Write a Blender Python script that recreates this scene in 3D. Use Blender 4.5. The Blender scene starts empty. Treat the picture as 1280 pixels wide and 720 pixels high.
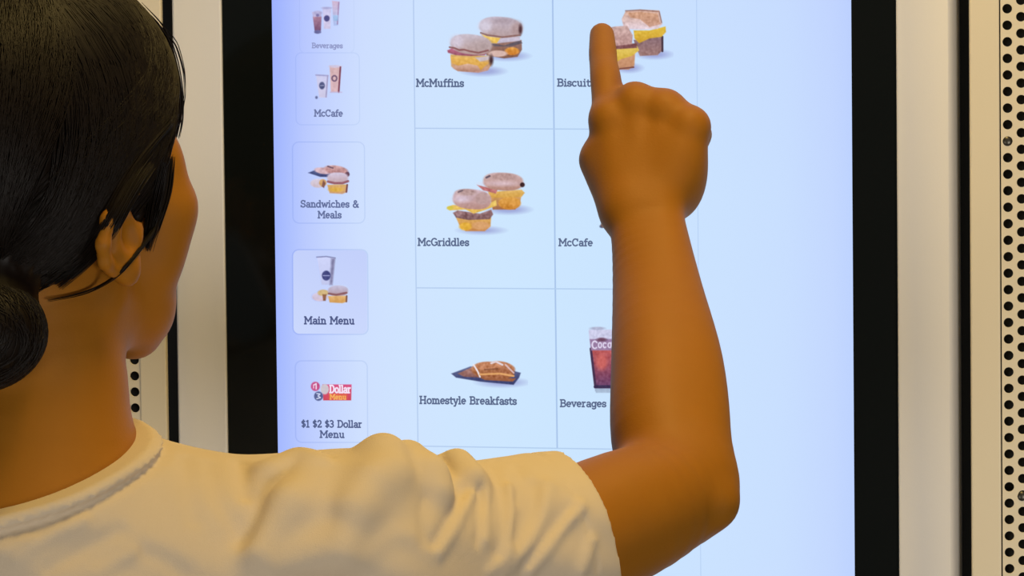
import bpy, bmesh, math, random, time
import numpy as np
from mathutils import Vector, Matrix

T0 = time.time()
random.seed(7); np.random.seed(7)
scene = bpy.context.scene
col = scene.collection

# ------------------------------------------------------------------ camera
CAM_D, CAM_Z, F_PX = 2.2, 1.44, 3971.0            # distance to the glass, height aimed at, focal length in pixels
ROLL, TURN, DOWN = math.radians(0.62), math.radians(6.0), math.radians(2.4)
cam_data = bpy.data.cameras.new('camera')
cam_data.sensor_width = 36.0
cam_data.lens = 36.0 * F_PX / 1280.0
cam_data.clip_start = 0.05
cam = bpy.data.objects.new('camera', cam_data); col.objects.link(cam)
_rot = Matrix.Rotation(TURN, 4, 'Z') @ Matrix.Rotation(math.pi / 2 - DOWN, 4, 'X') @ Matrix.Rotation(-ROLL, 4, 'Z')
cam.matrix_world = Matrix.Translation(Vector((0, 0, CAM_Z)) + _rot.to_3x3() @ Vector((0, 0, CAM_D))) @ _rot
scene.camera = cam
_CR = np.array(cam.matrix_world.to_3x3())
CAM_P = np.array(cam.matrix_world.translation)

def ray(u, v):
    d = _CR @ np.array(((u - 640) / F_PX, -(v - 360) / F_PX, -1.0))
    return d / np.linalg.norm(d)

def at(u, v, y):                      # point of the photograph at depth y (the screen glass is y = 0)
    d = ray(u, v)
    return CAM_P + d * ((y - CAM_P[1]) / d[1])

def mm(px, y):                        # pixels -> metres at depth y
    return px * (CAM_D + y) / F_PX

# ------------------------------------------------------------------ world, lamps, exposure
vs = scene.view_settings
vs.view_transform = 'Standard'; vs.look = 'None'; vs.exposure = 0.0; vs.gamma = 1.0
vs.use_curve_mapping = False
world = bpy.data.worlds.new('world'); scene.world = world; world.use_nodes = True
wb = world.node_tree.nodes['Background']
wb.inputs[0].default_value = (0.82, 0.92, 1.0, 1); wb.inputs[1].default_value = 0.06

def lamp(name, loc, target, size, power, color, size_y=None):
    l = bpy.data.lights.new(name, 'AREA'); l.energy = power; l.color = color
    l.shape = 'RECTANGLE'; l.size = size; l.size_y = size_y or size
    o = bpy.data.objects.new(name, l); col.objects.link(o)
    o.location = loc
    if name == 'ceiling_panel_light': l.spread = math.radians(95)
    o.rotation_euler = (Vector(target) - Vector(loc)).to_track_quat('-Z', 'Y').to_euler()
    return o

# daylight-ish shop window light from behind the camera, low; warm ceiling panel above the customer
lamp('shop_window_light', (-1.75, -3.3, 0.40), (0.1, 0, 1.2), 1.1, 26, (1.0, 0.97, 0.92), 1.0)
lamp('right_fill_light', (2.0, -3.4, 0.40), (0.1, 0, 1.2), 1.1, 55, (1.0, 0.97, 0.92), 1.0)  # low fill added on the right to balance the left lamp
lamp('rear_ceiling_light', (0.6, -1.6, 2.75), (0.0, -0.3, 1.3), 0.9, 3, (1.0, 0.85, 0.62), 0.5)
lamp('ceiling_panel_light', (0.26, -0.46, 2.65), (0.15, -0.36, 1.2), 0.5, 5.2, (1.0, 0.72, 0.24), 0.4)

# ------------------------------------------------------------------ materials
def s2l(c):
    c = np.asarray(c, float) / 255.0
    return np.where(c <= 0.04045, c / 12.92, ((c + 0.055) / 1.055) ** 2.4)

def mat(name, color, rough=0.5, metal=0.0, noise=0.0, scale=40.0, bump=0.0, bump_scale=200.0, spec=0.5, sss=0.0, stretch=None):
    m = bpy.data.materials.new(name); m.use_nodes = True
    nt = m.node_tree; b = nt.nodes['Principled BSDF']
    b.inputs['Roughness'].default_value = rough
    b.inputs['Metallic'].default_value = metal
    b.inputs['Specular IOR Level'].default_value = spec
    b.inputs['Base Color'].default_value = (*color, 1)
    if sss:
        b.inputs['Subsurface Weight'].default_value = sss
        b.inputs['Subsurface Radius'].default_value = (0.008, 0.003, 0.001)
        b.inputs['Subsurface Scale'].default_value = 0.6
    tc = nt.nodes.new('ShaderNodeTexCoord')
    mp = nt.nodes.new('ShaderNodeMapping')
    if stretch: mp.inputs['Scale'].default_value = stretch
    nt.links.new(tc.outputs['Object'], mp.inputs['Vector'])
    if noise:
        n = nt.nodes.new('ShaderNodeTexNoise'); n.inputs['Scale'].default_value = scale; n.inputs['Detail'].default_value = 4
        mx = nt.nodes.new('ShaderNodeMix'); mx.data_type = 'RGBA'; mx.blend_type = 'MULTIPLY'
        mx.inputs['Factor'].default_value = noise
        mx.inputs['A'].default_value = (*color, 1)
        nt.links.new(mp.outputs['Vector'], n.inputs['Vector'])
        nt.links.new(n.outputs['Fac'], mx.inputs['B'])
        nt.links.new(mx.outputs['Result'], b.inputs['Base Color'])
    if bump:
        n2 = nt.nodes.new('ShaderNodeTexNoise'); n2.inputs['Scale'].default_value = bump_scale; n2.inputs['Detail'].default_value = 3
        bp = nt.nodes.new('ShaderNodeBump'); bp.inputs['Strength'].default_value = bump; bp.inputs['Distance'].default_value = 0.001
        nt.links.new(mp.outputs['Vector'], n2.inputs['Vector'])
        nt.links.new(n2.outputs['Fac'], bp.inputs['Height'])
        nt.links.new(bp.outputs['Normal'], b.inputs['Normal'])
    return m

M = {}
M['white_shell'] = mat('white_painted_metal', (0.80, 0.755, 0.71), 0.38, noise=0.04, scale=9, bump=0.05, bump_scale=900)
M['black_glass'] = mat('black_glass', (0.006, 0.007, 0.006), 0.07, spec=0.5, noise=0.3, scale=6)
M['cream_metal'] = mat('cream_painted_metal', (0.80, 0.69, 0.50), 0.42, noise=0.05, scale=12, bump=0.05, bump_scale=900)
M['dark_recess'] = mat('dark_recess_paint', (0.012, 0.010, 0.008), 0.8, noise=0.3, scale=20)
M['floor'] = mat('floor_tile', (0.22, 0.19, 0.16), 0.35, noise=0.4, scale=6)
M['wall'] = mat('wall_paint', (0.02, 0.018, 0.015), 0.8, noise=0.3, scale=8)
M['skin'] = mat('skin', (0.325, 0.120, 0.006), 0.58, noise=0.10, scale=45, bump=0.12, bump_scale=700, spec=0.20, sss=0.08)
M['hair'] = mat('dark_hair', (0.0075, 0.0032, 0.0010), 0.5, noise=0.5, scale=60, spec=0.16)
M['shirt'] = mat('white_cotton', (0.61, 0.49, 0.35), 0.9, noise=0.07, scale=25, bump=0.25, bump_scale=1500, spec=0.1)
M['denim'] = mat('dark_denim', (0.03, 0.045, 0.09), 0.85, noise=0.5, scale=200)
M['rubber'] = mat('shoe_canvas', (0.5, 0.5, 0.48), 0.7, noise=0.2, scale=80)
M['screw'] = mat('steel_screw', (0.10, 0.09, 0.07), 0.35, metal=0.8, noise=0.3, scale=300)
M['iris'] = mat('dark_iris', (0.015, 0.008, 0.004), 0.12, noise=0.3, scale=300)
M['eye'] = mat('eye_white', (0.75, 0.7, 0.65), 0.15, noise=0.1, scale=200)

def emit_mat(name):
    m = bpy.data.materials.new(name); m.use_nodes = True
    nt = m.node_tree; nt.nodes.clear()
    out = nt.nodes.new('ShaderNodeOutputMaterial'); em = nt.nodes.new('ShaderNodeEmission')
    at_ = nt.nodes.new('ShaderNodeAttribute'); at_.attribute_name = 'Col'
    nt.links.new(at_.outputs['Color'], em.inputs['Color']); nt.links.new(em.outputs[0], out.inputs[0])
    return m
M['display'] = emit_mat('lit_display')
M['display_print'] = emit_mat('lit_display_picture')
M['display_print'].cycles.emission_sampling = 'NONE'

# ------------------------------------------------------------------ object helpers
def link(name, me, material=None, parent=None):
    o = bpy.data.objects.new(name, me); col.objects.link(o)
    if material: me.materials.append(material)
    if parent: o.parent = parent; o.matrix_parent_inverse = parent.matrix_world.inverted()
    return o

def empty(name, loc):
    o = bpy.data.objects.new(name, None); col.objects.link(o); o.location = loc
    o.empty_display_size = 0.05
    bpy.context.view_layer.update()
    return o

def tag(o, label=None, cat=None, group=None, kind=None):
    if label: o['label'] = label
    if cat: o['category'] = cat
    if group: o['group'] = group
    if kind: o['kind'] = kind
    return o

def mesh(name, verts, faces, smooth=False):
    me = bpy.data.meshes.new(name)
    me.from_pydata([tuple(map(float, v)) for v in verts], [], [tuple(map(int, f)) for f in faces])
    me.validate(); me.update()
    if smooth: me.shade_smooth()
    return me

def box_mesh(name, lo, hi, bevel=0.0):
    bm = bmesh.new(); bmesh.ops.create_cube(bm, size=1.0)
    lo, hi = Vector(lo), Vector(hi)
    for v in bm.verts: v.co = Vector(((lo[i] + hi[i]) / 2 + v.co[i] * (hi[i] - lo[i])) for i in range(3))
    if bevel: bmesh.ops.bevel(bm, geom=bm.edges[:], offset=bevel, segments=3, affect='EDGES', profile=0.5)
    me = bpy.data.meshes.new(name); bm.to_mesh(me); bm.free()
    return me

def tube_mesh(name, pts, radii, sides=6):
    pts = [np.asarray(p, float) for p in pts]; V = []; F = []
    n = len(pts)
    for i, p in enumerate(pts):
        t = pts[min(i + 1, n - 1)] - pts[max(i - 1, 0)]; t = t / (np.linalg.norm(t) + 1e-12)
        a = np.cross(t, (0.31, 0.9, 0.2)); a /= np.linalg.norm(a); b = np.cross(t, a)
        for k in range(sides):
            an = 2 * math.pi * k / sides
            V.append(p + radii[i] * (a * math.cos(an) + b * math.sin(an)))
    for i in range(n - 1):
        for k in range(sides):
            k2 = (k + 1) % sides
            F.append((i * sides + k, i * sides + k2, (i + 1) * sides + k2, (i + 1) * sides + k))
    F.append(tuple(range(sides))[::-1]); F.append(tuple((n - 1) * sides + k for k in range(sides)))
    return mesh(name, V, F, True)

# ================================================================== the setting
def U(u): return float(at(u, 360, 0.0)[0])        # photo column -> metres along the kiosk front

tag(link('floor', box_mesh('floor', (-2.5, -4.6, -0.05), (2.5, 0.4, 0.0)), M['floor']), kind='structure')
tag(link('wall_back', box_mesh('wall_back', (-2.5, 0.25, 0.0), (2.5, 0.35, 2.9)), M['wall']), kind='structure')

# ------------------------------------------------------------------ perforated cladding panels
PITCH_Z, PITCH_X, HOLE_R = .01122, .00918, .0033

def perforated_sheet(name, x0, ncols, sgn, z_phase, z_lo, z_hi, y, th):
    # cells of PITCH_X x PITCH_Z around each hole, columns staggered by half a pitch
    V = []; F = []; N = 16
    for c in range(ncols):
        cx = x0 + sgn * PITCH_X * c
        ph = z_phase + (PITCH_Z / 2 if c % 2 else 0)
        k0 = math.ceil((z_lo - ph) / PITCH_Z); k1 = math.floor((z_hi - ph) / PITCH_Z)
        for k in range(k0, k1 + 1):
            cz = ph + k * PITCH_Z; b = len(V)
            ring = []
            for i in range(N):
                a = 2 * math.pi * (i + 0.5) / N; ca, sa = math.cos(a), math.sin(a)
                s = min(PITCH_X / 2 / abs(ca) if abs(ca) > 1e-6 else 9, PITCH_Z / 2 / abs(sa) if abs(sa) > 1e-6 else 9)
                ox, oz = ca * s, sa * s
                V.append((cx + ox, y, cz + oz)); V.append((cx + HOLE_R * ca, y, cz + HOLE_R * sa)); V.append((cx + HOLE_R * ca, y + th, cz + HOLE_R * sa))
            for i in range(N):
                j = (i + 1) % N
                F.append((b + 3 * i, b + 3 * j, b + 3 * j + 1, b + 3 * i + 1))
                F.append((b + 3 * i + 1, b + 3 * j + 1, b + 3 * j + 2, b + 3 * i + 2))
            # the four cell corners
            for sx in (-1, 1):
                for sz in (-1, 1):
                    q = len(V); V.append((cx + sx * PITCH_X / 2, y, cz + sz * PITCH_Z / 2))
                    near = sorted(range(N), key=lambda i: (V[b + 3 * i][0] - V[q][0]) ** 2 + (V[b + 3 * i][2] - V[q][2]) ** 2)[:2]
                    F.append((q, b + 3 * near[0], b + 3 * near[1]))
    me = mesh(name, V, F)
    bm = bmesh.new(); bm.from_mesh(me); bmesh.ops.recalc_face_normals(bm, faces=bm.faces[:])
    bm.to_mesh(me); bm.free()
    return me

PY = -0.003
def UP(u): return float(at(u, 360, PY)[0])
def panel(side, x_in, x_edge, hole_x, ncols, z_phase, label):
    s = 1 if side == 'right' else -1
    root = empty('perforated_panel', (x_in, PY, 0)); tag(root, label, 'panel', 'perforated panels beside the kiosk')
    link('panel_border', box_mesh('panel_border', (min(x_in, x_edge), PY - 0.0015, 0.02), (max(x_in, x_edge), PY + 0.005, 2.3), 0.0012), M['cream_metal'], root)
    link('perforated_sheet', perforated_sheet('perforated_sheet', hole_x, ncols, s, z_phase, 0.85, 1.95, PY, 0.0018), M['cream_metal'], root)
    far = hole_x + s * PITCH_X * (ncols - 0.5)
    link('outer_border', box_mesh('outer_border', (min(far, far + s * 0.02), PY - 0.0015, 0.02), (max(far, far + s * 0.02), PY + 0.022, 2.3), 0.0012), M['cream_metal'], root)
    for z0, z1, nm in ((0.02, 0.85, 'lower_plate'), (1.94, 2.3, 'upper_plate')):
        link(nm, box_mesh(nm, (min(x_edge, far), PY + 0.0002, z0), (max(x_edge, far), PY + 0.003, z1)), M['cream_metal'], root)
    link('backing', box_mesh('backing', (min(x_edge, far), PY + 0.012, 0.02), (max(x_edge, far), PY + 0.018, 2.3)), M['dark_recess'], root)
    return root

zr = at(1258.6, 10.8, PY)[2]
rp = panel('right', UP(1213), UP(1250.4), UP(1260.5), 10, zr, 'cream perforated metal panel whose round holes show clear of the customer')
zl = at(163, 470, PY)[2]
lp = panel('left', UP(207), UP(173.5), UP(166.5), 10, zl + PITCH_Z * 0.0, 'cream perforated metal panel mostly hidden behind the head of the customer')
def screw(u, v, parent):
    p = at(u, v, PY)
    bm = bmesh.new(); bmesh.ops.create_uvsphere(bm, u_segments=14, v_segments=8, radius=HOLE_R * 1.02)
    for vv in bm.verts: vv.co = Vector((vv.co.x, vv.co.y * 0.45, vv.co.z))
    bmesh.ops.translate(bm, verts=bm.verts[:], vec=(p[0], PY + 0.0005, p[2]))
    me = bpy.data.meshes.new('screw_head'); bm.to_mesh(me); bm.free(); me.shade_smooth()
    o = link('screw_head', me, M['screw'], parent); o['label'] = 'dark screw head filling one hole'
screw(1259.0, 176.6, rp); screw(1277.5, 620.5, rp)

# ================================================================== the kiosk
kiosk = empty('self_order_kiosk', (U(704), 0.0, 0.0))
tag(kiosk, 'white self order kiosk with black bezel and tall lit touchscreen menu', 'kiosk')
X0, X1 = U(221.5), U(1204.5)             # housing
BX0, BX1 = U(282.5), U(1122.0)           # bezel glass
SX0, SX1 = U(344.6), U(1066.2)           # lit screen
Z_LO, Z_HI = 0.55, 1.92
BZ0, BZ1 = 0.98, 1.81
SZ0, SZ1 = 1.065, 1.775

def sweep_ring(name):
    def ring(side_r, inset):              # rectangle corners for one ring of the profile
        l, r, t = inset
        return [(X0 + l, Z_LO + t), (X1 - r, Z_LO + t), (X1 - r, Z_HI - t), (X0 + l, Z_HI - t)]
    WL, WR = BX0 - X0, X1 - BX1; WT = Z_HI - BZ1
    RL, RR = 0.0018, 0.0100
    rows = []                            # (left inset, right inset, top inset, y)
    rows.append((0, 0, 0, 0.16))
    for k in range(9):
        a = math.pi / 2 * k / 8; c, s = 1 - math.cos(a), math.sin(a)
        rows.append((RL * c if k else 0, RR * c if k else 0, RR * c if k else 0, None, RL, RR, s))
    V = []; F = []
    YF = -0.004
    def add(l, r, t, yl, yr, yt):
        b = Z_LO + (BZ0 - Z_LO if t >= WT else t)
        tt = Z_HI - t
        V.extend([(X0 + l, yl, b), (X1 - r, yr, b), (X1 - r, yr, tt), (X0 + l, yl, tt)])
    add(0, 0, 0, 0.16, 0.16, 0.16)
    for k in range(9):
        a = math.pi / 2 * k / 8; c, s = 1 - math.cos(a), math.sin(a)
        # a round shoulder: starts on the side wall, ends on the flat front
        add(RL * c, RR * c, RR * c, YF + RL * (1 - s), YF + .065 * (1 - s), YF + RR * (1 - s))
    add(WL - 0.0013, WR - 0.0013, WT - 0.0013, YF, YF, YF)
    add(WL - 0.0005, WR - 0.0005, WT - 0.0005, YF + 0.0004, YF + 0.0004, YF + 0.0004)
    add(WL, WR, WT, YF + 0.0012, YF + 0.0012, YF + 0.0012)
    add(WL, WR, WT, 0.02, 0.02, 0.02)
    n = len(V) // 4
    for i in range(n - 1):
        for k in range(4):
            k2 = (k + 1) % 4
            F.append((4 * i + k, 4 * i + k2, 4 * i + 4 + k2, 4 * i + 4 + k))
    F.append((0, 1, 2, 3))
    me = mesh(name, V, F)
    bm = bmesh.new(); bm.from_mesh(me); bmesh.ops.recalc_face_normals(bm, faces=bm.faces[:]); bm.to_mesh(me); bm.free()
    me.shade_smooth(); me.set_sharp_from_angle(angle=math.radians(32))
    return me

link('housing', sweep_ring('housing'), M['white_shell'], kiosk)
link('pedestal', box_mesh('pedestal', (U(420), 0.02, 0.0), (U(1000), 0.15, Z_LO + 0.002), 0.006), M['white_shell'], kiosk)

# bezel: a frame of black glass with the screen opening
bv = []; bf = []
for (x0, x1, z0, z1, y) in ((BX0 - 0.0002, BX1 + 0.0002, BZ0, BZ1, 0.0), (SX0, SX1, SZ0, SZ1, 0.0), (SX0, SX1, SZ0, SZ1, 0.002), (BX0, BX1, BZ0, BZ1, 0.012)):
    bv += [(x0, y, z0), (x1, y, z0), (x1, y, z1), (x0, y, z1)]
for i in (0, 1):
    for k in range(4):
        k2 = (k + 1) % 4
        bf.append((4 * i + k, 4 * i + k2, 4 * i + 4 + k2, 4 * i + 4 + k))
bf.append((12, 13, 14, 15)); bf += [(k, (k + 1) % 4, 12 + (k + 1) % 4, 12 + k) for k in range(4)]
link('bezel', mesh('bezel', bv, bf), M['black_glass'], kiosk)

# ------------------------------------------------------------------ screen glow colour (what the panel shows; sRGB by photo column)
def screen_srgb(u, v):
    u = np.asarray(u, float); v = np.asarray(v, float)
    xs = [340, 350, 362, 380, 410, 450, 520, 620, 760, 900, 980, 1040, 1066]
    r = np.interp(u, xs, [160, 166, 174, 186, 198, 207, 208, 206, 203, 203, 201, 196, 190])
    g = np.interp(u, xs, [180, 186, 193, 202, 214, 224, 229, 231, 229, 226, 223, 216, 211])
    b = np.interp(u, xs, [255] * 13) + 0 * v
    top = np.clip((240 - v) / 240, 0, 1)
    r = r - 2 * top; g = g - 3 * top
    return np.stack([r, g, b], -1)

def col_attr(me, colors):
    a = me.color_attributes.new('Col', 'FLOAT_COLOR', 'POINT')
    c = np.ones((len(me.vertices), 4), np.float32); c[:, :3] = colors
    a.data.foreach_set('color', c.ravel())

def invat(P):                            # point on the screen plane -> photo pixel
    q = (np.asarray(P) - CAM_P) @ _CR
    return 640 + F_PX * q[..., 0] / -q[..., 2], 360 - F_PX * q[..., 1] / -q[..., 2]

nx, nz = 56, 40
gx, gz = np.meshgrid(np.linspace(SX0, SX1, nx), np.linspace(SZ0, SZ1, nz))
P = np.stack([gx.ravel(), np.full(gx.size, 0.0003), gz.ravel()], -1)
idx = np.arange(nx * nz).reshape(nz, nx)
Fq = np.stack([idx[:-1, :-1].ravel(), idx[:-1, 1:].ravel(), idx[1:, 1:].ravel(), idx[1:, :-1].ravel()], -1)
me = mesh('screen', P, Fq)
pu, pv = invat(P)
col_attr(me, s2l(screen_srgb(pu, pv)))
screen = link('screen', me, M['display'], kiosk)

# ------------------------------------------------------------------ flat pictures on the screen
class Paint:
    def __init__(s, u0, v0, u1, v1, step=0.5):
        s.box = (u0, v0, u1, v1); s.step = step
        nu, nv = int((u1 - u0) / step) + 1, int((v1 - v0) / step) + 1
        s.u, s.v = np.meshgrid(np.linspace(u0, u1, nu), np.linspace(v0, v1, nv))
        s.base = screen_srgb(s.u, s.v); s.c = s.base.copy(); s.a = np.zeros(s.u.shape)
        rng = np.random.RandomState(int(u0 * 7 + v0) % 9999)
        n = rng.rand(nv, nu)
        for _ in range(9): n = (n + np.roll(n, 1, 0) + np.roll(n, -1, 0) + np.roll(n, 1, 1) + np.roll(n, -1, 1)) / 5
        s.n = (n - n.mean()) / (n.std() + 1e-9)
    def blend(s, d, color, soft, noise, alpha, color2=None, axis='v'):
        m = np.clip(0.5 - d / soft, 0, 1) * alpha
        c = np.array(color, float)[None, None] * np.ones(s.u.shape + (1,))
        if color2 is not None:
            q = s.v if axis == 'v' else s.u
            ins = d < 0
            lo, hi = (q[ins].min(), q[ins].max()) if ins.any() else (0, 1)
            t = np.clip((q - lo) / (hi - lo + 1e-9), 0, 1)[..., None]
            c = c * (1 - t) + np.array(color2, float) * t
        c = np.clip(c * .93 + 17 + (s.n * noise * .6)[..., None], 0, 255)
        s.c = s.c * (1 - m[..., None]) + c * m[..., None]; s.a = np.maximum(s.a, m)
    def ell(s, cx, cy, rx, ry, color, color2=None, soft=1.4, noise=6, rot=0, alpha=1, p=2.0, axis='v'):
        a = math.radians(rot); x = (s.u - cx) * math.cos(a) + (s.v - cy) * math.sin(a); y = -(s.u - cx) * math.sin(a) + (s.v - cy) * math.cos(a)
        k = (np.abs(x / rx) ** p + np.abs(y / ry) ** p) ** (1 / p)
        s.blend((k - 1) * min(rx, ry), color, soft, noise, alpha, color2, axis)
    def poly(s, pts, color, color2=None, soft=1.4, noise=6, alpha=1, axis='v'):
        pts = [np.array(p, float) for p in pts]; n = len(pts)
        d = np.full(s.u.shape, 1e9); ins = np.zeros(s.u.shape, bool)
        for i in range(n):
            a, b = pts[i], pts[(i + 1) % n]; e = b - a
            wx, wy = s.u - a[0], s.v - a[1]
            t = np.clip((wx * e[0] + wy * e[1]) / (e @ e + 1e-9), 0, 1)
            d = np.minimum(d, np.hypot(wx - e[0] * t, wy - e[1] * t))
            c = (a[1] > s.v) != (b[1] > s.v)
            xi = a[0] + (s.v - a[1]) / (e[1] if abs(e[1]) > 1e-9 else 1e-9) * e[0]
            ins ^= c & (s.u < xi)
        s.blend(np.where(ins, -d, d), color, soft, noise, alpha, color2, axis)
    def line(s, pts, w, color, soft=1.0, noise=4, alpha=1):
        d = np.full(s.u.shape, 1e9)
        for a, b in zip(pts[:-1], pts[1:]):
            a, b = np.array(a, float), np.array(b, float); e = b - a
            wx, wy = s.u - a[0], s.v - a[1]
            t = np.clip((wx * e[0] + wy * e[1]) / (e @ e + 1e-9), 0, 1)
            d = np.minimum(d, np.hypot(wx - e[0] * t, wy - e[1] * t))
        s.blend(d - w / 2, color, soft, noise, alpha)
    def build(s, name, label, y=-0.0002):
        c = s.c
        k = s.a > 0.03
        idx = np.full(s.u.shape, -1); cell = k[:-1, :-1] | k[1:, :-1] | k[:-1, 1:] | k[1:, 1:]
        use = np.zeros(s.u.shape, bool); use[:-1, :-1] |= cell; use[1:, :-1] |= cell; use[:-1, 1:] |= cell; use[1:, 1:] |= cell
        idx[use] = np.arange(use.sum())
        uu, vv = s.u[use], s.v[use]
        pts = np.array([at(a, b, y) for a, b in zip(uu, vv)])
        q = np.stack([idx[:-1, :-1][cell], idx[1:, :-1][cell], idx[1:, 1:][cell], idx[:-1, 1:][cell]], -1)
        me = mesh(name, pts, q); col_attr(me, s2l(c[use]))
        o = link(name, me, M['display_print'], screen)
        if label: o['label'] = label
        return o

# slab-serif strokes: cap height 1, x height .68; every glyph = (advance, strokes)
def arc(cx, cy, rx, ry, a0, a1, n=10):
    return [(cx + rx * math.cos(math.radians(a0 + (a1 - a0) * i / n)), cy + ry * math.sin(math.radians(a0 + (a1 - a0) * i / n))) for i in range(n + 1)]
def sf(x, y, w=0.13): return [(x - w, y), (x + w, y)]
XH = 0.68
GL = {
 'M': (1.02, [[(.17, 0), (.17, 1), (.51, .35), (.85, 1), (.85, 0)], sf(.17, .03), sf(.85, .03), [(.05, .97), (.2, .97)], [(.82, .97), (.97, .97)]]),
 'B': (.78, [[(.2, 0), (.2, 1)], [(.07, .97), (.45, .97)] + arc(.45, .75, .19, .22, 90, -90) + [(.2, .53)], [(.45, .53)] + arc(.45, .28, .24, .25, 90, -90) + [(.07, .03)]]),
 'C': (.80, [arc(.43, .5, .33, .47, 45, 315, 16), [(.68, .97), (.68, .68)]]),
 'D': (.86, [[(.2, 0), (.2, 1)], [(.07, .97), (.38, .97)] + arc(.38, .5, .36, .47, 90, -90, 14) + [(.07, .03)]]),
 'G': (.84, [arc(.43, .5, .34, .47, 45, 350, 16), [(.78, .46), (.52, .46)], [(.76, .44), (.76, .12)]]),
 'H': (.92, [[(.2, 0), (.2, 1)], [(.72, 0), (.72, 1)], [(.2, .5), (.72, .5)], sf(.2, .03), sf(.72, .03), sf(.2, .97), sf(.72, .97)]),
 'S': (.70, [arc(.35, .74, .23, .23, 30, 270, 12) + arc(.35, .27, .25, .24, 90, -150, 12), [(.57, .95), (.57, .72)], [(.1, .05), (.1, .28)]]),
 'a': (.62, [arc(.3, .44, .2, .22, 150, 0, 8) + [(.5, .03), (.58, .03)], arc(.29, .19, .19, .17, 0, 360, 14)]),
 'c': (.56, [arc(.31, .34, .24, .31, 45, 315, 14)]),
 'd': (.68, [arc(.29, .33, .22, .31, 0, 360, 16), [(.40, .97), (.52, .97), (.52, .03), (.62, .03)]]),
 'e': (.60, [[(.08, .36), (.52, .36)] + arc(.3, .35, .22, .31, 0, 310, 16)]),
 'f': (.46, [[(.2, 0), (.2, .76)] + arc(.36, .78, .16, .2, 180, 60, 8), [(.05, .64), (.42, .64)], sf(.2, .03)]),
 'g': (.64, [arc(.29, .34, .21, .3, 0, 360, 16), [(.51, .66), (.51, -.08)] + arc(.3, -.08, .21, .18, 0, -150, 8), [(.5, .64), (.62, .64)]]),
 'h': (.70, [[(.05, .97), (.18, .97), (.18, 0)], [(.18, .42)] + arc(.35, .42, .18, .23, 170, 0, 8) + [(.53, 0)], sf(.18, .03), sf(.53, .03)]),
 'i': (.36, [[(.05, .65), (.18, .65), (.18, 0)], sf(.18, .03), [(.18, .86), (.18, .98)]]),
 'k': (.68, [[(.05, .97), (.18, .97), (.18, 0)], [(.18, .25), (.5, .63)], [(.3, .4), (.55, .03)], sf(.18, .03), sf(.54, .03, .1), sf(.48, .65, .1)]),
 'l': (.36, [[(.05, .97), (.18, .97), (.18, 0)], sf(.18, .03)]),
 'm': (1.02, [[(.05, .65), (.18, .65), (.18, 0)], [(.18, .42)] + arc(.34, .42, .17, .23, 170, 0, 8) + [(.51, 0)], [(.51, .42)] + arc(.67, .42, .17, .23, 170, 0, 8) + [(.84, 0)], sf(.18, .03), sf(.51, .03, .1), sf(.85, .03)]),
 'n': (.70, [[(.05, .65), (.18, .65), (.18, 0)], [(.18, .42)] + arc(.35, .42, .18, .23, 170, 0, 8) + [(.53, 0)], sf(.18, .03), sf(.53, .03)]),
 'o': (.62, [arc(.31, .34, .24, .31, 0, 360, 18)]),
 'r': (.52, [[(.05, .65), (.18, .65), (.18, 0)], [(.18, .4)] + arc(.38, .4, .2, .24, 170, 70, 6), sf(.18, .03, .15)]),
 's': (.54, [arc(.27, .49, .17, .16, 30, 270, 10) + arc(.27, .18, .19, .15, 90, -150, 10), [(.44, .64), (.44, .48)], [(.08, .04), (.08, .18)]]),
 't': (.46, [[(.2, .88), (.2, .2)] + arc(.34, .2, .14, .17, 180, 300, 6), [(.05, .64), (.42, .64)]]),
 'u': (.70, [[(.05, .65), (.16, .65), (.16, .26)] + arc(.33, .26, .17, .23, 180, 355, 8) + [(.5, .65), (.4, .65)], [(.5, .3), (.5, .03), (.62, .03)]]),
 'v': (.62, [[(.1, .64), (.31, .02), (.52, .64)], sf(.11, .65, .1), sf(.51, .65, .1)]),
 'w': (.88, [[(.1, .64), (.27, .02), (.44, .6), (.61, .02), (.78, .64)], sf(.11, .65, .1), sf(.77, .65, .1)]),
 'y': (.62, [[(.1, .64), (.32, .05)], [(.54, .64), (.25, -.26), (.1, -.26)], sf(.11, .65, .1), sf(.53, .65, .1)]),
 '&': (.80, [[(.68, .1), (.26, .66)] + arc(.36, .8, .15, .16, 200, -20, 10) + [(.3, .52)] + arc(.32, .26, .22, .24, 110, 330, 10) + [(.7, .5)], [(.62, .03), (.76, .03)]]),
 '$': (.62, [arc(.31, .70, .2, .18, 30, 270, 10) + arc(.31, .3, .22, .2, 90, -150, 10), [(.31, 1.05), (.31, -.05)]]),
 '1': (.50, [[(.1, .8), (.27, .97), (.27, 0)], sf(.27, .03, .17)]),
 '2': (.62, [arc(.3, .7, .2, .26, 170, -30, 10) + [(.1, .04), (.54, .04), (.54, .16)]]),
 '3': (.62, [arc(.28, .73, .2, .23, 150, -90, 10) + arc(.28, .27, .23, .24, 90, -150, 10)]),
 ' ': (.40, []),
}

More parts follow.
